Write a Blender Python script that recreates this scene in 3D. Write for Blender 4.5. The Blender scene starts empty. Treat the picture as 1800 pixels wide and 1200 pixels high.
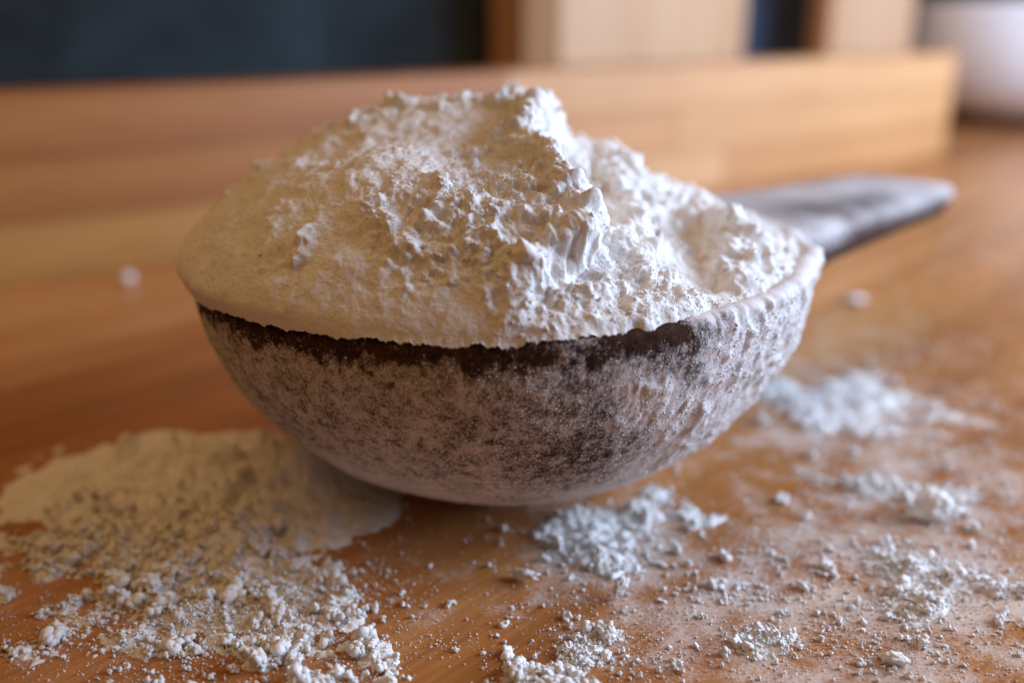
import bpy, bmesh, math
import numpy as np
from mathutils import Vector, Matrix

CM = 0.01                                   # everything below is laid out in centimetres
rng = np.random.default_rng(11)
sc = bpy.context.scene
col = sc.collection

# ------------------------------------------------------------------ camera
cam_d = bpy.data.cameras.new('camera')
cam = bpy.data.objects.new('camera', cam_d)
col.objects.link(cam)
cam.location = (0, 0, 6.07 * CM)
cam.rotation_euler = (math.radians(90 - 18.96), 0, 0)
cam_d.sensor_width = 36
cam_d.lens = 34
cam_d.clip_start = 0.002
cam_d.clip_end = 20
cam_d.dof.use_dof = True
cam_d.dof.focus_distance = 9.7 * CM
cam_d.dof.aperture_fstop = 9.8
sc.camera = cam

# ------------------------------------------------------------------ light
world = bpy.data.worlds.new('World')
sc.world = world
world.use_nodes = True
bg = world.node_tree.nodes['Background']
bg.inputs['Color'].default_value = (1.0, 0.57, 0.25, 1)
bg.inputs['Strength'].default_value = 0.11


def area(name, loc, target, sx, sy, power, color):
    l = bpy.data.lights.new(name, 'AREA')
    l.shape = 'RECTANGLE'
    l.size = sx * CM
    l.size_y = sy * CM
    l.energy = power
    l.color = color
    o = bpy.data.objects.new(name, l)
    col.objects.link(o)
    o.location = Vector(loc) * CM
    o.rotation_euler = (Vector(target) - Vector(loc)).to_track_quat('-Z', 'Y').to_euler()
    return o


area('window_light', (36, 18, 15.5), (0, 25, 3), 34, 22, 4.3, (0.54, 0.70, 1.0))
area('room_light', (-18, 6, 56), (-2, 13, 1), 46, 46, 1.0, (1.0, 0.58, 0.25))

sc.view_settings.view_transform = 'Standard'
sc.view_settings.look = 'None'
sc.view_settings.exposure = 0
sc.view_settings.gamma = 1
sc.view_settings.use_curve_mapping = False
sc.render.engine = 'CYCLES'
sc.cycles.use_denoising = True
sc.cycles.max_bounces = 6
sc.cycles.diffuse_bounces = 4

# ------------------------------------------------------------------ noise
def _h(ix, iy, iz, s):
    n = (ix * 374761393 + iy * 668265263 + iz * 2147483647 + s * 1274126177) & 0xFFFFFFFF
    n = ((n ^ (n >> 13)) * 1274126177) & 0xFFFFFFFF
    n = ((n ^ (n >> 16)) * 2246822519) & 0xFFFFFFFF
    return ((n ^ (n >> 15)) & 0xFFFFFF) / float(0xFFFFFF)


def vnoise(x, y, z=None, seed=0):
    z = np.zeros_like(x) if z is None else z
    fx, fy, fz = np.floor(x), np.floor(y), np.floor(z)
    ix, iy, iz = fx.astype(np.int64), fy.astype(np.int64), fz.astype(np.int64)
    u, v, w = x - fx, y - fy, z - fz
    u = u * u * (3 - 2 * u); v = v * v * (3 - 2 * v); w = w * w * (3 - 2 * w)
    r = 0
    for a in (0, 1):
        for b in (0, 1):
            for c in (0, 1):
                r = r + (u if a else 1 - u) * (v if b else 1 - v) * (w if c else 1 - w) * _h(ix + a, iy + b, iz + c, seed)
    return r


def fbm(x, y, z=None, f=1.0, o=4, g=0.5, seed=0):
    r, a, t = 0, 1.0, 0
    for k in range(o):
        r = r + a * vnoise(x * f, y * f, None if z is None else z * f, seed + k * 17)
        t += a
        a *= g
        f *= 2.03
    return r / t


def crumbs(x, y, cell, seed=0, fill=0.75, z=None):
    """rounded lumps, one per grid cell: 0..1 high"""
    gx, gy = x / cell, y / cell
    fx, fy = np.floor(gx).astype(np.int64), np.floor(gy).astype(np.int64)
    out = np.zeros_like(x)
    zz = np.zeros_like(fx)
    for a in (-1, 0, 1):
        for b in (-1, 0, 1):
            cx, cy = fx + a, fy + b
            px = cx + _h(cx, cy, zz, seed); py = cy + _h(cx, cy, zz, seed + 1)
            rr = 0.35 + 0.5 * _h(cx, cy, zz, seed + 2)
            on = _h(cx, cy, zz, seed + 3) < fill
            d2 = ((gx - px) ** 2 + (gy - py) ** 2) / rr ** 2
            out = np.maximum(out, np.where(on, np.sqrt(np.clip(1 - d2, 0, 1)) * rr / 0.85, 0))
    return out


def fluff(x, y, seed):
    """soft heaped crumbs: rounded lumps of several sizes, summed, with blurred gaps"""
    wx = x + 0.16 * (fbm(x, y, None, 3.5, 3, 0.6, seed + 50) - 0.5); wy = y + 0.16 * (fbm(x, y, None, 3.5, 3, 0.6, seed + 51) - 0.5)
    a = sstep(0.42, 0.72, fbm(wx, wy, None, 3.2, 3, 0.55, seed))
    b = sstep(0.40, 0.75, fbm(wx, wy, None, 7.5, 3, 0.6, seed + 9))
    c = crumbs(wx, wy, 0.10, seed + 20, 0.6) ** 2
    d = crumbs(wx, wy, 0.055, seed + 25, 0.7) ** 2
    return 0.12 * a + 0.10 * b + 0.05 * c * (0.4 + b) + 0.03 * d + 0.05 * (fbm(x, y, None, 30, 3, 0.7, seed + 30) - 0.5)


def fluff3(x, y, z, seed):
    """the same soft crumbs for a steep surface"""
    a = sstep(0.38, 0.76, fbm(x, y, z, 2.8, 3, 0.5, seed))
    b = sstep(0.40, 0.78, fbm(x, y, z, 7.0, 2, 0.5, seed + 9))
    p, q = x + 0.3 * z, 0.75 * y + 0.7 * z
    c = crumbs(p, q, 0.12, seed + 20, 0.6) ** 2
    d = crumbs(p, q, 0.06, seed + 25, 0.7) ** 2
    return 0.13 * a + 0.085 * b + 0.022 * c * (0.2 + b) + 0.016 * d + 0.06 * (fbm(x, y, z, 17, 3, 0.65, seed + 30) - 0.5)


def sstep(a, b, x):
    t = np.clip((x - a) / (b - a), 0, 1)
    return t * t * (3 - 2 * t)


def gauss(x, y, cx, cy, sx, sy, ang=0):
    c, s = math.cos(ang), math.sin(ang)
    dx, dy = x - cx, y - cy
    return np.exp(-((dx * c + dy * s) / sx) ** 2 - ((-dx * s + dy * c) / sy) ** 2)


# ------------------------------------------------------------------ mesh helpers
def mesh_obj(name, verts, faces, mat, parent=None, smooth=True, attrs=None):
    me = bpy.data.meshes.new(name)
    v = np.asarray(verts, dtype=np.float32) * CM
    if isinstance(faces, np.ndarray):
        n = faces.shape[1]
        me.vertices.add(len(v)); me.vertices.foreach_set('co', v.ravel())
        me.loops.add(faces.size); me.loops.foreach_set('vertex_index', faces.astype(np.int32).ravel())
        me.polygons.add(len(faces))
        me.polygons.foreach_set('loop_start', np.arange(0, faces.size, n, dtype=np.int32))
        me.update(calc_edges=True)
        me.validate()
    else:
        me.from_pydata(v.tolist(), [], faces)
    if attrs:
        for k, a in attrs.items():
            at = me.attributes.new(k, 'FLOAT', 'POINT')
            at.data.foreach_set('value', np.asarray(a, dtype=np.float32))
    if smooth:
        me.polygons.foreach_set('use_smooth', np.ones(len(me.polygons), dtype=bool))
    me.materials.append(mat)
    me.update()
    o = bpy.data.objects.new(name, me)
    col.objects.link(o)
    if parent:
        o.parent = parent
    return o


def tag(o, label=None, cat=None, group=None, kind=None):
    if label: o['label'] = label
    if cat: o['category'] = cat
    if group: o['group'] = group
    if kind: o['kind'] = kind
    return o


def empty(name, label=None, cat=None, group=None):
    o = bpy.data.objects.new(name, None)
    o.empty_display_size = 0.01
    col.objects.link(o)
    return tag(o, label, cat, group)


def box(name, c, size, rz, mat, parent=None, bevel=0.15, seg=3):
    bm = bmesh.new()
    bmesh.ops.create_cube(bm, size=1)
    for v in bm.verts:
        v.co = Vector((v.co.x * size[0], v.co.y * size[1], v.co.z * size[2]))
    if bevel:
        bmesh.ops.bevel(bm, geom=bm.edges[:], offset=bevel, segments=seg, profile=0.5, affect='EDGES')
    for v in bm.verts:
        v.co *= CM
    me = bpy.data.meshes.new(name)
    bm.to_mesh(me); bm.free()
    for p in me.polygons: p.use_smooth = False
    me.materials.append(mat)
    o = bpy.data.objects.new(name, me)
    col.objects.link(o)
    o.location = Vector(c) * CM
    o.rotation_euler = (0, 0, rz)
    if parent: o.parent = parent
    return o


def ico(sub, seed, rough=0.35, freq=1.6):
    bm = bmesh.new()
    bmesh.ops.create_icosphere(bm, subdivisions=sub, radius=1)
    v = np.array([q.co[:] for q in bm.verts])
    f = np.array([[q.index for q in p.verts] for p in bm.faces])
    bm.free()
    n = fbm(v[:, 0] + 9, v[:, 1] + 9, v[:, 2] + 9, freq, 3, 0.6, seed) - 0.5
    v = v * (1 + rough * 2 * n)[:, None]
    return v * np.array([1, 0.85, 0.75]), f


GR1 = [ico(1, 3 * k, 0.5) for k in range(6)]
GR0 = []
for k in range(8):
    v_ = np.array([(1, 0, 0), (-1, 0, 0), (0, 1, 0), (0, -1, 0), (0, 0, 1), (0, 0, -1)], float)
    v_ = v_ * np.random.default_rng(k).uniform(0.55, 1.3, (6, 1)) + np.random.default_rng(k + 50).normal(size=(6, 3)) * 0.18
    GR0.append((v_, np.array([(0, 2, 4), (2, 1, 4), (1, 3, 4), (3, 0, 4), (2, 0, 5), (1, 2, 5), (3, 1, 5), (0, 3, 5)])))
GR2 = [ico(2, 3 * k + 1, 0.65, 1.8) for k in range(8)]
GR4 = [ico(4, 3 * k + 2, 0.85, 2.1) for k in range(8)]


def cluster(seed, k, base):
    g = np.random.default_rng(seed)
    parts, off = [], 0
    V, F = [], []
    for q in range(k):
        v, f = base[g.integers(len(base))]
        d = g.normal(size=3); d /= np.linalg.norm(d)
        c = d * g.uniform(0.25, 0.75) * (q > 0) * np.array([1, 0.9, 0.7])
        V.append(v * g.uniform(0.28, 0.6) * (1.25 if q == 0 else 1) + c)
        F.append(f + off); off += len(v)
    return np.concatenate(V), np.concatenate(F)


GRB = [cluster(40 + k, 6, GR0) for k in range(8)]
GRC = [cluster(60 + k, 16, GR1) for k in range(10)]


def scatter(points, sizes, variants, squash=None):
    """copies of small lumps at points, returned as one vertex and face array"""
    n = len(points)
    pick = rng.integers(0, len(variants), n)
    V, F, off = [], [], 0
    q = rng.normal(size=(n, 4)); q /= np.linalg.norm(q, axis=1)[:, None]
    w, x, y, z = q.T
    R = np.stack([1 - 2 * (y * y + z * z), 2 * (x * y - z * w), 2 * (x * z + y * w),
                  2 * (x * y + z * w), 1 - 2 * (x * x + z * z), 2 * (y * z - x * w),
                  2 * (x * z - y * w), 2 * (y * z + x * w), 1 - 2 * (x * x + y * y)], 1).reshape(n, 3, 3)
    for k, (v, f) in enumerate(variants):
        i = np.where(pick == k)[0]
        if not len(i): continue
        P = np.einsum('nij,vj->nvi', R[i], v) * sizes[i][:, None, None]
        if squash is not None: P[:, :, 2] *= squash
        P = P + points[i][:, None, :]
        V.append(P.reshape(-1, 3))
        F.append((f[None] + (np.arange(len(i)) * len(v))[:, None, None] + off).reshape(-1, 3))
        off += len(i) * len(v)
    return np.concatenate(V), np.concatenate(F)


def join(parts):
    V, F, off = [], [], 0
    for v, f in parts:
        V.append(v); F.append(f + off); off += len(v)
    return np.concatenate(V), np.concatenate(F)


# ------------------------------------------------------------------ materials
def new_mat(name):
    m = bpy.data.materials.new(name)
    m.use_nodes = True
    nt = m.node_tree
    return m, nt, nt.nodes['Principled BSDF']


def N(nt, t, **kw):
    n = nt.nodes.new(t)
    for k, v in kw.items():
        if k in n.inputs: n.inputs[k].default_value = v
        else: setattr(n, k, v)
    return n


def ramp(nt, stops):
    r = nt.nodes.new('ShaderNodeValToRGB')
    e = r.color_ramp.elements
    while len(e) < len(stops): e.new(0.5)
    for q, (p, c) in zip(e, stops):
        q.position = p
        q.color = (c[0], c[1], c[2], 1) if not isinstance(c, float) else (c, c, c, 1)
    return r


def mixc(nt, fac, a, b):
    m = nt.nodes.new('ShaderNodeMix'); m.data_type = 'RGBA'
    for sock, val in ((m.inputs[0], fac), (m.inputs[6], a), (m.inputs[7], b)):
        if hasattr(val, 'is_linked'): nt.links.new(val, sock)
        elif isinstance(val, (tuple, list)): sock.default_value = (*val[:3], 1)
        else: sock.default_value = val
    return m.outputs[2]


def math_n(nt, op, a, b=None, c=None):
    m = nt.nodes.new('ShaderNodeMath'); m.operation = op
    for sock, val in zip(m.inputs, (a, b, c)):
        if val is None: continue
        if hasattr(val, 'is_linked'): nt.links.new(val, sock)
        else: sock.default_value = val
    return m.outputs[0]


FLOUR = (0.86, 0.80, 0.70)


def flour_mat(name, sss):
    m, nt, b = new_mat(name)
    L = nt.links.new
    tc = N(nt, 'ShaderNodeTexCoord')
    n1 = N(nt, 'ShaderNodeTexNoise', Scale=2600.0, Detail=4.0, Roughness=0.75)
    n2 = N(nt, 'ShaderNodeTexNoise', Scale=260.0, Detail=3.0, Roughness=0.5)
    L(tc.outputs['Object'], n1.inputs['Vector']); L(tc.outputs['Object'], n2.inputs['Vector'])
    r = ramp(nt, [(0.35, (0.84, 0.79, 0.72)), (0.65, (0.90, 0.865, 0.82))])
    L(n2.outputs['Fac'], r.inputs[0])
    L(r.outputs[0], b.inputs['Base Color'])
    bu = N(nt, 'ShaderNodeBump', Strength=0.9, Distance=0.00025)
    L(n1.outputs['Fac'], bu.inputs['Height'])
    L(bu.outputs[0], b.inputs['Normal'])
    b.inputs['Roughness'].default_value = 1.0
    b.inputs['Specular IOR Level'].default_value = 0.08
    b.inputs['Subsurface Weight'].default_value = sss
    b.inputs['Subsurface Radius'].default_value = (1.0, 0.85, 0.7)
    b.inputs['Subsurface Scale'].default_value = 0.0005
    return m


M_FLOUR = flour_mat('flour', 0.25)
M_GRAIN = flour_mat('flour_grains', 0.0)


def wood_mat(name, ang, c1, c2, c3, rough, scale=1.0, film=False, spec=0.4, strip=0.0, fine=0.78):
    """long grain along ang in the object's own xy plane"""
    m, nt, b = new_mat(name)
    L = nt.links.new
    tc = N(nt, 'ShaderNodeTexCoord')
    mp = N(nt, 'ShaderNodeMapping'); mp.vector_type = 'TEXTURE'
    mp.inputs['Rotation'].default_value = ang if isinstance(ang, tuple) else (0, 0, ang)
    L(tc.outputs['Object'], mp.inputs['Vector'])
    s1 = N(nt, 'ShaderNodeMapping'); s1.inputs['Scale'].default_value = (6 * scale, 75 * scale, 75 * scale)
    s2 = N(nt, 'ShaderNodeMapping'); s2.inputs['Scale'].default_value = (60 * scale, 1500 * scale, 1500 * scale)
    L(mp.outputs[0], s1.inputs[0]); L(mp.outputs[0], s2.inputs[0])
    n1 = N(nt, 'ShaderNodeTexNoise', Scale=1.0, Detail=4.0, Roughness=0.55, Distortion=0.4)
    n2 = N(nt, 'ShaderNodeTexNoise', Scale=1.0, Detail=3.0, Roughness=0.6)
    L(s1.outputs[0], n1.inputs['Vector']); L(s2.outputs[0], n2.inputs['Vector'])
    r = ramp(nt, [(0.3, c1), (0.5, c2), (0.7, c3)])
    L(n1.outputs['Fac'], r.inputs[0])
    rf = ramp(nt, [(0.3, fine), (0.6, 1.0)])
    L(n2.outputs['Fac'], rf.inputs[0])
    mul = N(nt, 'ShaderNodeMix'); mul.data_type = 'RGBA'; mul.blend_type = 'MULTIPLY'
    mul.inputs[0].default_value = 0.8
    L(r.outputs[0], mul.inputs[6]); L(rf.outputs[0], mul.inputs[7])
    colr = mul.outputs[2]
    if strip:                               # glued strips of slightly different wood
        sp = N(nt, 'ShaderNodeSeparateXYZ'); L(mp.outputs[0], sp.inputs[0])
        row = math_n(nt, 'FLOOR', math_n(nt, 'DIVIDE', math_n(nt, 'ADD', sp.outputs[1], 0.013), strip))
        wn = N(nt, 'ShaderNodeTexWhiteNoise'); wn.noise_dimensions = '1D'
        L(row, wn.inputs['W'])
        rs = ramp(nt, [(0.0, (0.82, 0.74, 0.64)), (0.5, (0.97, 0.97, 0.97)), (1.0, (1.08, 1.12, 1.16))])
        L(wn.outputs['Value'], rs.inputs[0])
        m2 = N(nt, 'ShaderNodeMix'); m2.data_type = 'RGBA'; m2.blend_type = 'MULTIPLY'
        m2.inputs[0].default_value = 0.85
        L(colr, m2.inputs[6]); L(rs.outputs[0], m2.inputs[7])
        colr = m2.outputs[2]
    if film:                                # a thin film of flour wiped over the wood, right of the scoop
        at = N(nt, 'ShaderNodeAttribute'); at.attribute_name = 'film'
        f1 = N(nt, 'ShaderNodeTexNoise', Scale=140.0, Detail=5.0, Roughness=0.65)
        f2 = N(nt, 'ShaderNodeTexNoise', Scale=2600.0, Detail=3.0, Roughness=0.7)
        L(tc.outputs['Object'], f1.inputs['Vector']); L(tc.outputs['Object'], f2.inputs['Vector'])
        a = math_n(nt, 'ADD', f1.outputs['Fac'], math_n(nt, 'MULTIPLY', f2.outputs['Fac'], 0.55))
        a = math_n(nt, 'SUBTRACT', math_n(nt, 'ADD', a, math_n(nt, 'MULTIPLY', at.outputs['Fac'], 0.36)), 1.0)
        a = math_n(nt, 'MULTIPLY', math_n(nt, 'MAXIMUM', a, 0.0), 2.2)
        a = math_n(nt, 'MINIMUM', a, 0.5)
        colr = mixc(nt, a, colr, FLOUR)
    L(colr, b.inputs['Base Color'])
    bu = N(nt, 'ShaderNodeBump', Strength=0.25, Distance=0.0002)
    L(n2.outputs['Fac'], bu.inputs['Height']); L(bu.outputs[0], b.inputs['Normal'])
    b.inputs['Roughness'].default_value = rough
    b.inputs['Specular IOR Level'].default_value = spec
    return m


def scoop_mat():
    m, nt, b = new_mat('floured_dark_wood')
    L = nt.links.new
    tc = N(nt, 'ShaderNodeTexCoord')
    at = N(nt, 'ShaderNodeAttribute'); at.attribute_name = 'dust'
    st = N(nt, 'ShaderNodeMapping'); st.inputs['Scale'].default_value = (900, 140, 900)
    L(tc.outputs['Object'], st.inputs[0])
    g = N(nt, 'ShaderNodeTexNoise', Scale=1.0, Detail=4.0, Roughness=0.6)
    L(st.outputs[0], g.inputs['Vector'])
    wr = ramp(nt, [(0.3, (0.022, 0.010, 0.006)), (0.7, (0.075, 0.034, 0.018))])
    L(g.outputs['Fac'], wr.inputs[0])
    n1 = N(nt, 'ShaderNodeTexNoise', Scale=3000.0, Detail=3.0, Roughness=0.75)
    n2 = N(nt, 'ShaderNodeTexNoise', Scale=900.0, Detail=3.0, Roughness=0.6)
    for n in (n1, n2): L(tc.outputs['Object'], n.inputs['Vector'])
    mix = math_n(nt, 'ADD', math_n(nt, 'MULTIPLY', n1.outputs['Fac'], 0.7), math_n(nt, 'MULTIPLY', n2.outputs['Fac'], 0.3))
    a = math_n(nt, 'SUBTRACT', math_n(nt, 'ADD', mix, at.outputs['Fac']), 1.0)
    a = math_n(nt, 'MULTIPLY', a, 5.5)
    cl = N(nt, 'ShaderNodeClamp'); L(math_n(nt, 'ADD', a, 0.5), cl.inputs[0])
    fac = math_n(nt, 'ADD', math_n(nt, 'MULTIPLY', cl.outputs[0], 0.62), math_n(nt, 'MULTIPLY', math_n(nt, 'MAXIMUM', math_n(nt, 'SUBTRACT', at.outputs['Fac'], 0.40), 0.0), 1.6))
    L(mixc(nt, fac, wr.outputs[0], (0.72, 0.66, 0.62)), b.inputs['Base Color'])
    bu = N(nt, 'ShaderNodeBump', Strength=0.7, Distance=0.00018)
    L(mix, bu.inputs['Height']); L(bu.outputs[0], b.inputs['Normal'])
    b.inputs['Roughness'].default_value = 0.9
    b.inputs['Specular IOR Level'].default_value = 0.11
    return m


M_SCOOP = scoop_mat()
M_TABLE = wood_mat('table_wood', math.radians(47), (0.34, 0.120, 0.022), (0.47, 0.188, 0.052), (0.55, 0.26, 0.092), 0.30, 1.0, True, 0.45, 0.038, 0.62)
M_PALE = wood_mat('pale_upright_wood', (0, math.pi / 2, 0), (0.55, 0.30, 0.14), (0.62, 0.36, 0.18), (0.66, 0.40, 0.21), 0.5, 0.5, fine=0.93)


def plain(name, c, rough, spec=0.5, var=0.0, scale=20.0):
    m, nt, b = new_mat(name)
    tc = N(nt, 'ShaderNodeTexCoord')
    n = N(nt, 'ShaderNodeTexNoise', Scale=scale, Detail=4.0)
    nt.links.new(tc.outputs['Object'], n.inputs['Vector'])
    r = ramp(nt, [(0.3, tuple(q * (1 - var) for q in c)), (0.7, tuple(min(1, q * (1 + var)) for q in c))])
    nt.links.new(n.outputs['Fac'], r.inputs[0])
    nt.links.new(r.outputs[0], b.inputs['Base Color'])
    b.inputs['Roughness'].default_value = rough
    b.inputs['Specular IOR Level'].default_value = spec
    return m


M_DARK = plain('dark_glass', (0.030, 0.054, 0.066), 0.4, 0.5, 0.35, 25)
M_BLUE = plain('slate_blue_paint', (0.07, 0.11, 0.19), 0.6, 0.3, 0.15, 40)
M_BLACK = plain('black_wall', (0.006, 0.006, 0.008), 0.8, 0.2, 0.3)
M_WHITE = plain('white_glaze', (0.93, 0.94, 0.95), 0.25, 0.5, 0.01)

# ------------------------------------------------------------------ table top
nx, ny = 90, 90
gx = np.linspace(-70, 90, nx); gy = np.linspace(-25, 110, ny)
# denser near the scoop so the film attribute resolves
gx = np.sort(np.concatenate([gx, np.linspace(-12, 14, 120)])); gy = np.sort(np.concatenate([gy, np.linspace(4, 26, 120)]))
X, Y = np.meshgrid(gx, gy, indexing='ij')
film = 0.9 * gauss(X, Y, 5.5, 12.5, 3.2, 6.0) + 0.75 * gauss(X, Y, 2.5, 8.5, 3.5, 2.0) + 0.55 * gauss(X, Y, 12, 26, 8, 10) \
    + 0.6 * gauss(X, Y, -3.8, 9.5, 2.4, 3.2) + 0.7 * gauss(X, Y, 1.0, 10.5, 1.0, 1.2)
film = np.clip(film, 0, 1.0)
idx = np.arange(X.size).reshape(X.shape)
F = np.stack([idx[:-1, :-1], idx[1:, :-1], idx[1:, 1:], idx[:-1, 1:]], -1).reshape(-1, 4)
tbl = mesh_obj('table_top', np.stack([X, Y, np.zeros_like(X)], -1).reshape(-1, 3), F, M_TABLE, attrs={'film': film.ravel()})
tag(tbl, kind='structure')

# ------------------------------------------------------------------ background
ang = math.atan2(21.0, 30.6)
ca, sa = math.cos(ang), math.sin(ang)
# plank standing on edge: front bottom edge runs from (-11.8,21.5) to (18.8,42.5)
plen = 62.0
ex, ey = 18.8, 42.5
plank = empty('wooden_plank', 'long glued wooden plank standing on edge on the table behind the scoop', 'plank')
TONES = [wood_mat('plank_wood', 0.0, *c, 0.5, 0.9) for c in (
    ((0.25, 0.075, 0.012), (0.33, 0.112, 0.020), (0.39, 0.15, 0.032)),
    ((0.31, 0.125, 0.022), (0.39, 0.17, 0.034), (0.45, 0.21, 0.050)),
    ((0.43, 0.19, 0.062), (0.51, 0.25, 0.090), (0.56, 0.29, 0.115)),
    ((0.45, 0.21, 0.072), (0.53, 0.27, 0.105), (0.58, 0.31, 0.130)),
    ((0.39, 0.155, 0.044), (0.47, 0.21, 0.068), (0.53, 0.26, 0.095)))]
# staves: distance from the right end, length, tone; rows from the bottom up
ROWS = [(0.0, 1.42, [(0, 13.5, 4), (13.5, 8.5, 3), (22, 40, 1)]),
        (1.42, 1.46, [(0, 16, 2), (16, 10, 4), (26, 36, 0)]),
        (2.88, 1.42, [(0, 9, 3), (9, 14, 2), (23, 39, 0)])]
for z0, hh_, staves in ROWS:
    for d0, ln, tone in staves:
        mid_ = d0 + ln / 2
        box('stave', (ex - ca * mid_ - sa * 0.9, ey - sa * mid_ + ca * 0.9, z0 + hh_ / 2), (ln - 0.012, 1.8, hh_ - 0.012), ang, TONES[tone], plank, bevel=0.035, seg=2)


def upright(px, py, w, d, h, rz, label, bev):
    o = box('timber_post', (px, py, h / 2), (w, d, h), rz, M_PALE, bevel=bev, seg=1)
    tag(o, label, 'post', 'pale timber posts behind the plank')
    return o


upright(5.6, 51.0, 13.6, 5.4, 30, 0.55, 'wide pale timber post with a shaded brown left side behind the plank', 1.2)
upright(18.1, 53.0, 4.6, 3.0, 30, 0.0, 'narrow pale timber post near the white bowl', 0.35)
dk = box('dark_panel', (-24.5, 50, 15), (46, 1.0, 30), 0.06, M_DARK, bevel=0.1)
tag(dk, 'dark blue-green glossy panel at the back left above the plank', 'panel')
bl = box('slate_blue_box', (15.2, 58, 8), (8, 4, 16), 0.0, M_BLUE, bevel=0.8)
tag(bl, 'slate blue box in the gap between the two pale posts', 'box')
wl = box('wall', (20, 108, 40), (200, 2, 80), 0, M_BLACK, bevel=0)
tag(wl, kind='structure')


def lathe(name, prof, c, mat, seg=96, parent=None):
    a = np.linspace(0, 2 * math.pi, seg, endpoint=False)
    P = np.array(prof)
    V = np.stack([np.outer(P[:, 0], np.cos(a)) + c[0], np.outer(P[:, 0], np.sin(a)) + c[1], np.outer(P[:, 1], np.ones(seg)) + c[2]], -1).reshape(-1, 3)
    n = len(P)
    i = np.arange(n * seg).reshape(n, seg)
    j = np.roll(i, -1, 1)
    F = np.stack([i[:-1], j[:-1], j[1:], i[1:]], -1).reshape(-1, 4)
    return mesh_obj(name, V, F, mat, parent)


wb = lathe('white_bowl', [(0.01, 0.3), (4.2, 0.3), (4.4, 0.02), (4.9, 0.02), (5.1, 0.4), (8.2, 0.9), (9.5, 2.2), (10.0, 4.2), (10.05, 6.3), (10.0, 6.45),
                          (9.8, 6.45), (9.7, 4.1), (8.6, 2.0), (4.5, 1.1), (0.01, 0.9)], (31.6, 58.5, 0), M_WHITE)
tag(wb, 'white glazed bowl standing at the far right beyond the plank', 'bowl')

# ------------------------------------------------------------------ scoop
CX, CY, RZ = -0.10, 12.35, 3.05          # bowl centre and rim height
R0, DEP = 3.86, 3.03                     # outer rim radius, outer depth
TH = math.radians(42)                    # direction of the handle
TILT = 0.028                             # the handle side sits slightly higher
ct, st_ = math.cos(TH), math.sin(TH)


def tilt(V):
    """lean the scoop: rises toward the handle / right"""
    V = V.copy()
    V[:, 2] += ((V[:, 0] - CX) * 0.9 + (V[:, 1] - CY) * 0.1) * TILT * np.clip(V[:, 2] / RZ, 0, 1.5)
    return V


def rim_r(th):
    d = (th - math.radians(-6) + math.pi) % (2 * math.pi) - math.pi
    d2 = (th - TH + math.pi) % (2 * math.pi) - math.pi
    return R0 * (1 + 0.012 * np.sin(2 * th + 0.6)) + 0.10 * np.exp(-np.abs(d) / 0.10) + 0.10 * np.exp(-(d2 / 0.5) ** 2)


def crust(dt, hz, low):
    return sstep(0.30, 0.95, dt + 0.45 * (hz - 0.6) + 0.9 * (low - 0.5))


def bowl_relief(x, y, z, th):
    """hand-carved unevenness plus the flour crust on the right-hand side"""
    t = (th + math.pi) % (2 * math.pi) - math.pi
    hz = np.clip(z / RZ, 0, 1.1)
    n = (fbm(x, y, z, 1.1, 3, 0.5, 5) - 0.5) * 0.10 + (fbm(x, y, z, 14, 3, 0.6, 6) - 0.5) * 0.02
    c = crust(t + math.pi / 2, hz, fbm(x, y, z, 1.6, 3, 0.5, 41))
    s1 = (t + 7) * R0
    return n + c * (0.36 * fluff(s1, z, 71))


def dust_amount(x, y, z, th):
    """how thickly flour clings to the outside of the bowl"""
    t = (th + math.pi) % (2 * math.pi) - math.pi      # -pi/2 faces the camera
    dt = t + math.pi / 2                                # <0 left, >0 right
    hz = np.clip(z / RZ, 0, 1.1)
    low = fbm(x, y, z, 1.6, 3, 0.5, 41)
    mid = fbm(x, y, z, 5.0, 3, 0.6, 77)
    fine = fbm(x, y, z, 12.0, 2, 0.6, 78)
    a = 0.505 + 0.03 * (low - 0.5) * 2 + 0.045 * (mid - 0.5) * 2 + 0.09 * (fine - 0.5) * 2
    a = a + 0.14 * sstep(0.60, 0.15, hz)              # fine film low down
    a = a + 0.06 * sstep(-0.5, -1.3, dt)
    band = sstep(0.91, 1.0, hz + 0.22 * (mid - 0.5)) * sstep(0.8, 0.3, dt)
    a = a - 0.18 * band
    a = a - 0.06 * sstep(0.35, 0.0, np.abs(dt - 0.30 - 0.6 * (hz - 0.6)))
    a = a + 0.32 * crust(dt, hz, low)
    return np.clip(a, 0.05, 0.98)


scoop = empty('scoop', 'dark wooden scoop dusted with flour, its handle pointing away from the viewer', 'scoop')
nt_ = 820
u = np.linspace(0, 1, nt_, endpoint=False)
# more columns on the side that faces the viewer
th = -math.pi / 2 + 2 * math.pi * (u - 0.5) - 0.55 * np.sin(2 * math.pi * (u - 0.5)) * -1 * -1
th = np.sort(th)
prof = []
for q in np.linspace(0, 1, 150):                       # outer side, bottom to rim
    a = q * math.pi / 2
    prof.append((math.sin(a) ** 0.92, 0.03 + DEP * (1 - math.cos(a) ** 1.08), 0))
for k in range(1, 8):                                  # rounded rim
    a = k / 8 * math.pi
    prof.append((1 - 0.035 * (1 - math.cos(a)), 0.03 + DEP + 0.09 * math.sin(a), 0))
for q in np.linspace(1, 0, 24):                        # inside
    a = q * math.pi / 2
    prof.append((math.sin(a) * 0.93, 0.35 + (DEP - 0.32) * (1 - math.cos(a)), 1))
P = np.array(prof)
rr = rim_r(th)
k = P[:, 0][:, None] * (R0 + (rr - R0)[None] * np.clip(P[:, 1] / DEP, 0, 1)[:, None] ** 2)
VX = CX + k * np.cos(th)[None]; VY = CY + k * np.sin(th)[None]; VZ = np.repeat(P[:, 1][:, None], nt_, 1)
TT = np.repeat(th[None], len(P), 0)
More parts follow.
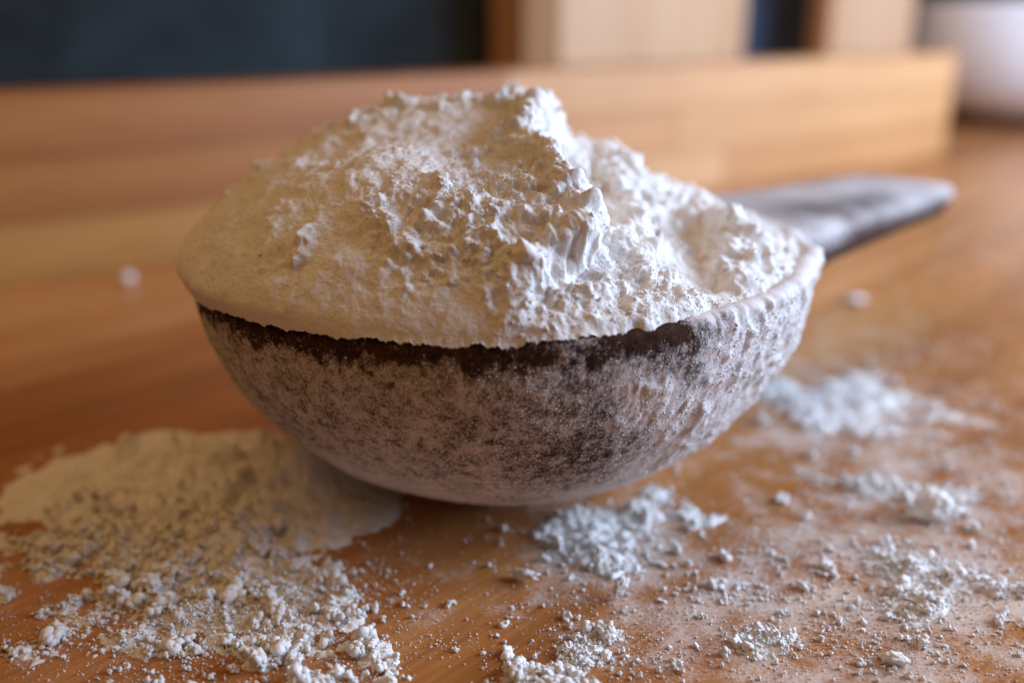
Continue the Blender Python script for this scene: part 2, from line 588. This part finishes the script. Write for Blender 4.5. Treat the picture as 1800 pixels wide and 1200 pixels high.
# hand-carved unevenness
nn = bowl_relief(VX, VY, VZ, TT)
nn[157:] *= 0.2
VX = VX + nn * np.cos(TT) * (P[:, 0] > 0.2)[:, None]; VY = VY + nn * np.sin(TT) * (P[:, 0] > 0.2)[:, None]
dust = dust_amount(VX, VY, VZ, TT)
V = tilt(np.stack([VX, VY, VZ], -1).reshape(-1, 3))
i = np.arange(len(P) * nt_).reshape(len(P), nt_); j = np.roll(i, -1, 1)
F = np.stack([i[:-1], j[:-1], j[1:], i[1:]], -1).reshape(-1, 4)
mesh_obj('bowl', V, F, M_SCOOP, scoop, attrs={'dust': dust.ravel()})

# handle: flat tapering bar with rounded edges
ns, nc = 160, 64
s = np.linspace(3.05, 11.6, ns)
hw = np.interp(s, [3.0, 3.9, 4.6, 6.0, 8.0, 10.2, 10.9, 11.5, 11.6], [2.1, 1.8, 1.7, 1.55, 1.40, 1.25, 1.2, 1.1, 0.05])
ht = np.interp(s, [3.0, 4.0, 6.0, 9.0, 10.9, 11.4, 11.6], [0.8, 0.5, 0.40, 0.34, 0.30, 0.22, 0.04])
a = np.linspace(0, 2 * math.pi, nc, endpoint=False)
cx_ = np.sign(np.cos(a)) * np.abs(np.cos(a)) ** 0.55; cz_ = np.sign(np.sin(a)) * np.abs(np.sin(a)) ** 0.55
ctop = np.interp(s, [3, 4.2, 6, 12.6], [3.02, 2.98, 2.9, 2.6])
S, A = np.meshgrid(s, a, indexing='ij')
W = hw[:, None] * cx_[None]
Z = (ctop - ht)[:, None] + ht[:, None] * cz_[None]
W = W - 0.15 * sstep(12, 5, S) 
S = 3.05 + (S - 3.05) * 0.90
HX = CX + S * ct - W * st_; HY = CY + S * st_ + W * ct
Z = Z + (fbm(HX, HY, Z, 1.2, 3, 0.5, 8) - 0.5) * 0.06
dh = np.clip(0.41 + 0.22 * (fbm(HX, HY, Z, 0.9, 3, 0.5, 9) - 0.5) + 0.12 * sstep(0, 0.7, cz_)[None] - 0.35 * sstep(0.0, -0.6, cz_)[None]
             - 0.10 * gauss(S, W, 6.6, -1.0, 2.2, 0.5), 0.05, 0.95)
V = tilt(np.stack([HX, HY, Z], -1).reshape(-1, 3))
i = np.arange(ns * nc).reshape(ns, nc); j = np.roll(i, -1, 1)
F = np.stack([i[:-1], j[:-1], j[1:], i[1:]], -1).reshape(-1, 4)
mesh_obj('handle', V, F, M_SCOOP, scoop, attrs={'dust': dh.ravel()})

# flour grains clinging to the bowl
def grains_on_bowl(n, smin, smax, p, variants):
    q = rng.random(n) ** 0.8 * 0.93 + 0.06
    t = -math.pi / 2 + rng.uniform(-1.75, 1.95, n)
    aa = q * math.pi / 2
    z = 0.03 + DEP * (1 - np.cos(aa) ** 1.08)
    r = np.sin(aa) ** 0.92 * (R0 + (rim_r(t) - R0) * (z / DEP) ** 2)
    x, y = CX + r * np.cos(t), CY + r * np.sin(t)
    nn = bowl_relief(x, y, z, t)
    x = x + nn * np.cos(t); y = y + nn * np.sin(t)
    d = dust_amount(x, y, z, t)
    keep = rng.random(n) < np.clip((d - 0.30) * 2.2, 0, 1) ** p
    pts = tilt(np.stack([x, y, z], 1)[keep])
    sz = smin * (smax / smin) ** (rng.random(keep.sum()) ** 2.2)
    return scatter(pts, sz, variants)


gv, gf = join([grains_on_bowl(64000, 0.006, 0.014, 1.5, GR0), grains_on_bowl(5000, 0.014, 0.030, 3.2, GRB)])
g = mesh_obj('clinging_flour', gv, gf, M_GRAIN, scoop)
tag(g, 'white flour grains clinging to the outside of the bowl', kind='stuff')

# ------------------------------------------------------------------ heaped flour in the scoop
def rin(th):
    return 0.995 - 0.035 * sstep(0.25, 0.9, np.cos(th + 0.15))


def heap_h(x, y):
    """height of the heap above the rim plane"""
    X, Y = x - CX, y - CY
    th = np.arctan2(Y, X)
    u = np.clip(np.hypot(X, Y) / (rim_r(th) * rin(th)), 0, 1)
    dome = 1.86 * np.clip(1 - u ** 2.5, 0, 1) ** 0.76
    # broken-away right-hand side, lower than the scraped left dome
    edge = 0.42 + 0.16 * np.sin(Y * 1.5 + 0.6) + 0.35 * sstep(-1.2, -2.7, Y) - 0.75 * sstep(-2.75, -3.6, Y) + 0.22 * (fbm(X, Y, None, 1.7, 4, 0.55, 3) - 0.5)
    right = np.minimum(dome, (1.62 - 0.50 * np.clip(X - 0.6, 0, 9)) * np.clip(1 - u ** 3.2, 0, 1) ** 0.72)
    k = sstep(edge - 0.03, edge + 0.16, X)
    drop = (0.46 * np.clip(1 - u ** 5, 0, 1)) * sstep(0.0, 0.25, X - edge) * sstep(3.0, 0.6, X - edge)
    drop = drop * (0.55 + 0.9 * sstep(0.3, -1.5, Y))
    h = dome * (1 - k) + (right - drop) * k
    h = h + 0.12 * np.exp(-((X - edge + 0.02) / 0.15) ** 2) * np.clip(1 - u ** 6, 0, 1) * sstep(1.0, -0.4, Y)
    # hollow just left of the crest and a shallow groove on the dome
    h = h - 0.27 * gauss(X, Y, -0.25, -1.65, 0.7, 1.0, 0.1) * (1 - k)
    h = h - 0.16 * gauss(X, Y, -1.5, -0.9, 1.1, 0.5, -0.2)
    h = h + 0.12 * gauss(X, Y, -1.9, 0.2, 0.8, 0.6) 
    # second and third broken steps on the right
    e2 = 1.72 + 0.3 * (fbm(X + 5, Y, None, 1.5, 3, 0.5, 13) - 0.5) + 0.12 * Y * 0.4
    h = h + 0.20 * sstep(0.5, 0.0, np.abs(X - e2 + 0.2)) * sstep(-3.1, -2.3, Y) * (X < e2) - 0.22 * gauss(X, Y, 2.15, -1.5, 0.33, 0.9) 
    h = h + 0.30 * gauss(X, Y, 2.72, -1.0, 0.22, 0.45)
    return h, u, k


def rough_mask(X, Y, k):
    """1 where the flour is crumbly, 0 where it was scraped smooth"""
    n = fbm(X, Y, None, 1.9, 4, 0.6, 23)
    m = 0.9 * gauss(X, Y, -0.9, -2.6, 1.05, 0.75, -0.35) + 0.8 * gauss(X, Y, 0.2, -2.9, 0.7, 0.7) + 0.9 * gauss(X, Y, -0.9, 0.1, 2.0, 0.62, 0.0)
    m = m + 0.75 * sstep(-0.45, 0.75, X + 0.9 * (fbm(X, Y, None, 2.0, 3, 0.6, 24) - 0.5)) + 0.35 * gauss(X, Y, -0.2, -1.6, 0.8, 0.8)
    return np.clip(sstep(0.38, 0.85, m + (n - 0.5) * 1.9), 0, 1)


nth, nsr = 940, 320
u = np.linspace(0, 1, nth, endpoint=False)
th = np.sort(-math.pi / 2 + 2 * math.pi * (u - 0.5) - 0.62 * np.sin(2 * math.pi * (u - 0.5)) * 1.0)
_u = 1 - np.linspace(1, 0, 6000) ** 2.2 * 0.996          # rows spaced evenly along the slope, not in plan
_z = 1.86 * np.clip(1 - _u ** 2.5, 0, 1) ** 0.76
_l = np.concatenate([[0], np.cumsum(np.hypot(np.diff(_u * R0), np.diff(_z)))])
sv = np.interp(np.linspace(0, _l[-1], nsr), _l, _u)
rr = rim_r(th) * rin(th)
Rg = sv[:, None] * rr[None]
X = CX + Rg * np.cos(th)[None]; Y = CY + Rg * np.sin(th)[None]
H, U, K = heap_h(X, Y)
TT = np.repeat(th[None], nsr, 0)
lx, ly = X - CX, Y - CY
rm = rough_mask(lx, ly, K)
edgefade = np.clip((1.0 - U) * 10, 0, 1)
# bulge over the rim on the left
lb = sstep(-0.15, -0.9, np.cos(TT))
bul = (0.02 + 0.27 * lb) * np.clip(H / 0.35, 0, 9) * np.exp(1 - np.clip(H / 0.35, 0, 9))
X = X + bul * np.cos(TT); Y = Y + bul * np.sin(TT)
Z = RZ + 0.08 + np.maximum(H, -0.1)
Z = Z + edgefade * (fbm(X, Y, Z, 1.9, 3, 0.5, 61) - 0.5) * 0.16
# relief pushed out along the surface
B = np.stack([X, Y, Z], -1)
dth = np.roll(B, -1, 1) - np.roll(B, 1, 1)
nor = np.cross(np.gradient(B, axis=0), dth)
nor /= np.linalg.norm(nor, axis=-1, keepdims=True) + 1e-9
nor *= np.sign(nor[nsr // 3, :, 2].mean())
for _ in range(4):
    nor[1:-1] = (nor[:-2] + nor[2:] + 2 * nor[1:-1]) / 4
    nor = (np.roll(nor, 1, 1) + np.roll(nor, -1, 1) + 2 * nor) / 4
nor /= np.linalg.norm(nor, axis=-1, keepdims=True) + 1e-9
nor[:3] = (0, 0, 1)
rel = rm * (fluff3(X, Y, Z, 2) * (0.7 + 0.5 * fbm(X, Y, Z, 2.2, 2, 0.5, 52)) - 0.03)
rel = rel + (fbm(X, Y, Z, 12, 4, 0.7, 62) - 0.5) * 0.05 + (fbm(X, Y, Z, 4.0, 3, 0.5, 63) - 0.5) * 0.10
rel = rel + (vnoise(X * 60, Y * 60, Z * 60, 64) - 0.5) * 0.010
B = B + nor * (rel * (0.25 + 0.75 * edgefade))[..., None]
X, Y, Z = B[..., 0], B[..., 1], B[..., 2]
# ragged lower edge spilling over the rim
rag = np.clip(fbm(X, Y, None, 3, 5, 0.8, 90) * 2.2 - 0.7, 0, 1)
over = sstep(0.12, 0.0, Z - RZ - 0.08) * sstep(0.9, 0.99, U)
Z = Z * (1 - over) + (RZ + 0.12 - 0.11 * rag) * over - 0.05 * over * sstep(0.25, 0.9, np.cos(TT + 0.15))
X = X + over * np.cos(TT) * 0.02; Y = Y + over * np.sin(TT) * 0.02
V = tilt(np.stack([X, Y, Z], -1).reshape(-1, 3))
i = np.arange(nsr * nth).reshape(nsr, nth); j = np.roll(i, -1, 1)
F = np.stack([i[:-1], i[1:], j[1:], j[:-1]], -1).reshape(-1, 4)
heap = mesh_obj('flour_heap', V, F, M_FLOUR)
tag(heap, 'tall heap of white flour piled in the dark wooden scoop', 'flour')

# loose grains and crumbs over the heap
VV = V.reshape(nsr, nth, 3)


def grains_on_heap(n, smin, smax, base, variants, only_front=True):
    a = rng.integers(2, nsr - 1, n); b = rng.integers(0, nth, n)
    w = np.sqrt(U[a, b])
    pr = w * (base + (1 - base) * rm[a, b] ** 1.5)
    keep = (rng.random(n) < pr) & (VV[a, b, 1] < CY + 1.8)
    p = VV[a, b][keep]
    p = p + rng.normal(size=p.shape) * 0.004
    sz = smin * (smax / smin) ** (rng.random(len(p)) ** 2.5)
    return scatter(p, sz, variants)


gv, gf = join([grains_on_heap(62000, 0.005, 0.012, 0.45, GR0), grains_on_heap(14000, 0.009, 0.024, 0.08, GRB), grains_on_heap(500, 0.03, 0.06, 0.0, GRC)])
tag(mesh_obj('loose_flour', gv, gf, M_GRAIN, heap), 'crumbly loose flour on the heap', kind='stuff')


# ------------------------------------------------------------------ flour spilled on the table
def pile(name, x0, x1, y0, y1, step, hfun, label, big=85, crumbly=None, lump_scale=1.0, group=None):
    xs = np.arange(x0, x1, step); ys = np.arange(y0, y1, step)
    X, Y = np.meshgrid(xs, ys, indexing='ij')
    H = hfun(X, Y)
    keep = H > -0.02
    idx = np.arange(X.size).reshape(X.shape)
    fk = keep[:-1, :-1] | keep[1:, :-1] | keep[1:, 1:] | keep[:-1, 1:]
    F = np.stack([idx[:-1, :-1], idx[1:, :-1], idx[1:, 1:], idx[:-1, 1:]], -1)[fk]
    used = np.unique(F)
    mp = np.full(X.size, -1); mp[used] = np.arange(len(used))
    P = np.stack([X, Y, np.maximum(H, -0.05)], -1).reshape(-1, 3)[used]
    o = mesh_obj(name, P, mp[F], M_FLOUR)
    tag(o, label, 'flour', group)
    # crumbs sitting on and around it
    parts = []
    for n, a0, a1, var, zs in ((int(big), 0.04, 0.12, GRC, 0.3), (int(big) * 6, 0.020, 0.06, GRB, 0.4), (int(big) * 22, 0.008, 0.022, GR0, 0.5)):
        ii = rng.integers(0, X.size, n * 6)
        hh = H.ravel()[ii]
        want = np.clip((hh + 0.062) * 6, 0, 1)
        if crumbly is not None: want = want * crumbly(X.ravel()[ii], Y.ravel()[ii])
        ii = ii[rng.random(len(ii)) < want][:n]
        sz = a0 * (a1 / a0) ** (rng.random(len(ii)) ** 1.6) * lump_scale
        pp = np.stack([X.ravel()[ii], Y.ravel()[ii], np.maximum(H.ravel()[ii], 0) + sz * zs], 1)
        pp[:, :2] += rng.normal(size=(len(ii), 2)) * 0.03
        parts.append(scatter(pp, sz, var))
    cv, cf = join(parts)
    tag(mesh_obj('flour_crumbs', cv, cf, M_GRAIN, o), kind='stuff')
    return o


def clump(X, Y, seed):
    wx = X + 0.12 * (fbm(X, Y, None, 4, 2, 0.5, seed + 31) - 0.5); wy = Y + 0.12 * (fbm(X, Y, None, 4, 2, 0.5, seed + 32) - 0.5)
    return 0.07 * crumbs(wx, wy, 0.42, seed, 0.6) + 0.05 * crumbs(wx, wy, 0.22, seed + 5, 0.6) + 0.03 * crumbs(wx, wy, 0.1, seed + 7, 0.7) + 0.10 * fbm(X, Y, None, 3, 4, 0.6, seed + 60) \
        + 0.05 * (fbm(X, Y, None, 18, 3, 0.65, seed + 61) - 0.5)


def left_h(X, Y):
    smooth = 0.50 * gauss(X, Y, -4.2, 12.1, 1.7, 1.25, -0.1) + 0.35 * gauss(X, Y, -3.2, 10.9, 0.9, 1.2) + 0.30 * gauss(X, Y, -5.6, 11.3, 1.2, 0.8) + 0.32 * gauss(X, Y, -2.3, 11.3, 0.9, 1.0)
    cl = 0.85 * gauss(X, Y, -4.3, 10.2, 1.7, 1.1, 0.2) + 1.0 * gauss(X, Y, -2.1, 8.6, 0.95, 0.75, 0.0) + 0.55 * gauss(X, Y, -3.6, 8.7, 1.2, 0.8) \
        + 0.5 * gauss(X, Y, -5.2, 8.4, 1.3, 1.0) + 0.4 * gauss(X, Y, -2.9, 9.7, 0.9, 0.6) + 0.35 * gauss(X, Y, -6.3, 10.6, 0.8, 0.9) + 0.5 * gauss(X, Y, -1.9, 7.5, 1.3, 0.7)
    cl = np.clip(cl, 0, 1)
    patch = fbm(X, Y, None, 1.5, 4, 0.6, 201)
    h = smooth * (0.25 + 1.5 * patch) + (fbm(X, Y, None, 5, 3, 0.55, 202) - 0.5) * 0.06
    on = sstep(0.30, 0.62, cl + (patch - 0.5) * 1.5)
    h = h + on * (0.07 + clump(X, Y, 210) * (0.5 + 0.5 * cl)) + (fbm(X, Y, None, 25, 3, 0.6, 203) - 0.5) * 0.02
    return h - 0.13


pile('flour_pile', -8.2, -0.4, 6.0, 14.6, 0.02, left_h, 'wide pile of flour spilled on the table in front of the scoop at lower left', 430,
     lambda x, y: np.clip(-0.06 + gauss(x, y, -2.3, 8.5, 1.3, 0.9) + gauss(x, y, -4.6, 9.2, 2.0, 1.3) + gauss(x, y, -1.9, 7.4, 1.4, 0.8), 0, 1), 1.4)


def blob_h(parts, seed, bite=0.16):
    def f(X, Y):
        m = 0
        for (cx, cy, sx, sy, ang, a) in parts:
            m = m + a * gauss(X, Y, cx, cy, sx, sy, ang)
        n = fbm(X, Y, None, 2.6, 4, 0.62, seed)
        on = sstep(0.22, 0.6, m + (n - 0.5) * 1.3)
        h = on * (0.05 + clump(X, Y, seed + 40) * np.clip(0.35 + 0.8 * m, 0, 1.3)) + (fbm(X, Y, None, 22, 3, 0.6, seed + 3) - 0.5) * 0.035
        return h * 0.75 - bite * 0.38
    return f


pile('flour_clump', -0.6, 3.6, 8.8, 12.9, 0.02, blob_h([(0.85, 10.5, 0.55, 0.8, 0, .85), (1.1, 9.8, 0.35, 0.35, 0, .7), (1.7, 11.2, 0.45, 0.7, 0, .6), (2.4, 10.9, 0.35, 0.6, 0.3, .45)], 301),
     'streaky flour clump on the table directly under the right of the scoop bowl')
pile('flour_clump', 3.2, 8.0, 12.6, 17.4, 0.026, blob_h([(5.1, 14.1, 0.8, 0.8, 0, 1.0), (5.9, 15.2, 0.7, 0.9, 0, .7), (4.4, 15.2, 0.5, 0.6, 0, .6), (6.7, 14.2, 0.5, 0.4, 0, .5)], 302),
     'blurred flour clump on the table just right of the scoop bowl')
pile('flour_clump', 3.9, 6.8, 10.1, 12.8, 0.018, blob_h([(5.0, 11.5, 0.7, 0.38, -0.2, .9), (5.4, 10.9, 0.4, 0.25, 0, .7), (6.1, 11.3, 0.4, 0.4, 0, .35)], 303),
     'small flour clump at the middle of the right edge, with a round lump in front')
pile('flour_clump', 2.6, 6.4, 8.0, 10.5, 0.0165, blob_h([(4.5, 9.65, 0.45, 0.5, 0.3, .95), (5.1, 9.35, 0.55, 0.28, -0.3, .8), (4.35, 8.85, 0.42, 0.3, 0, .85), (3.5, 9.7, 0.4, 0.3, 0, .5)], 304),
     'crumbly flour clump on the table at lower right, nearest the right edge')
pile('flour_clump', 1.6, 3.5, 7.2, 10.2, 0.015, blob_h([(2.5, 8.15, 0.3, 0.28, 0, .85), (2.2, 9.3, 0.5, 0.5, 0.3, .42), (2.7, 7.5, 0.3, 0.25, 0, .6)], 305),
     'small flour clump at the bottom edge right of centre')
pile('flour_clump', -0.25, 1.6, 7.2, 9.0, 0.014, blob_h([(0.65, 8.05, 0.28, 0.2, 0, .8), (0.95, 8.35, 0.3, 0.18, 0, .7), (0.25, 7.65, 0.35, 0.22, 0, .9), (0.7, 7.45, 0.3, 0.2, 0, .6)], 306),
     'flour clump at the bottom edge in the centre, on the wooden table')

# loose crumbs and dust strewn over the table
def strew_density(X, Y):
    d = 1.0 * gauss(X, Y, 2.6, 7.9, 2.6, 1.3) + 0.7 * gauss(X, Y, 4.0, 9.4, 2.2, 1.8) + 0.75 * gauss(X, Y, 5.0, 10.2, 1.6, 2.2) + 0.7 * gauss(X, Y, 5.6, 14.3, 1.7, 2.2) + 0.55 * gauss(X, Y, 1.5, 10.4, 1.2, 1.2) \
        + 0.45 * gauss(X, Y, -1.6, 9.3, 1.2, 1.0) + 0.8 * gauss(X, Y, -3.2, 8.2, 2.4, 1.3) + 0.5 * gauss(X, Y, -5.5, 10.6, 1.6, 2.0) + 0.30 * gauss(X, Y, 8, 13, 2.5, 6) + 0.12 * gauss(X, Y, 0, 9, 3.5, 2.5)
    d = d * sstep(0.25, 0.75, fbm(X, Y, None, 1.3, 4, 0.6, 401) + 0.08) * (0.45 + 0.9 * sstep(0.40, 0.68, fbm(X, Y, None, 5, 3, 0.6, 402)))
    bare = gauss(X, Y, -0.6, 9.7, 0.75, 0.75) + gauss(X, Y, 2.9, 11.7, 0.8, 0.9) + gauss(X, Y, 0.1, 8.9, 0.8, 0.45, 0.6)
    return np.clip(d, 0, 1) * np.clip(1 - 0.93 * bare, 0.02, 1)


def strew(n, smin, smax, pw, variants, sink=0.5):
    x = rng.uniform(-8.5, 10.5, n); y = rng.uniform(6.3, 18.5, n)
    keep = (rng.random(n) < strew_density(x, y) ** pw) & (np.abs(x) < 0.62 * y + 0.6)
    x, y = x[keep], y[keep]
    sz = smin * (smax / smin) ** (rng.random(len(x)) ** 2.6)
    return scatter(np.stack([x, y, sz * sink], 1), sz, variants)


sv_, sf_ = join([strew(140000, 0.005, 0.015, 0.9, GR0), strew(38000, 0.012, 0.05, 1.15, GRB), strew(1500, 0.035, 0.09, 1.6, GRC)])
tag(mesh_obj('scattered_flour', sv_, sf_, M_GRAIN), 'loose flour crumbs and dust strewn over the wooden table', 'flour', kind='stuff')


# single lumps that can be told apart
def lump(name, c, size, rot, seed, label, sub=4, rough=0.7):
    v, f = ico(sub, seed, rough, 2.6)
    v = v * np.array(size)
    v = v @ np.array(Matrix.Rotation(rot[2], 3, 'Z') @ Matrix.Rotation(rot[1], 3, 'Y')).T
    v[:, 2] -= v[:, 2].min()
    o = mesh_obj(name, v + np.array(c), f, M_FLOUR)
    tag(o, label, 'lump', 'single flour lumps on the table')


lump('flour_flake', (1.17, 9.05, 0), (0.07, 0.05, 0.17), (0, 0.45, 0.4), 501, 'small upright flour flake casting a shadow below the middle of the scoop')
lump('flour_flake', (0.13, 9.38, 0), (0.16, 0.07, 0.08), (0, 0.2, 2.6), 502, 'small flat flour flake lying alone in front of the scoop')
lump('flour_flake', (3.74, 7.93, 0), (0.13, 0.06, 0.08), (0, 0.1, -0.2), 503, 'small flour flake lying alone near the bottom right corner')
lump('flour_lump', (5.25, 10.75, 0), (0.22, 0.2, 0.25), (0, 0.0, 0.0), 504, 'round smooth flour lump at the right side of the table', 4, 0.6)
lump('flour_lump', (-9.0, 21.9, 0), (0.16, 0.15, 0.15), (0, 0, 0), 505, 'blurred flour lump at the foot of the plank on the left', 4, 0.3)
lump('flour_lump', (7.5, 20.3, 0), (0.22, 0.17, 0.09), (0, 0, 0), 506, 'blurred flour lump on the table behind the right end of the scoop', 4, 0.4)
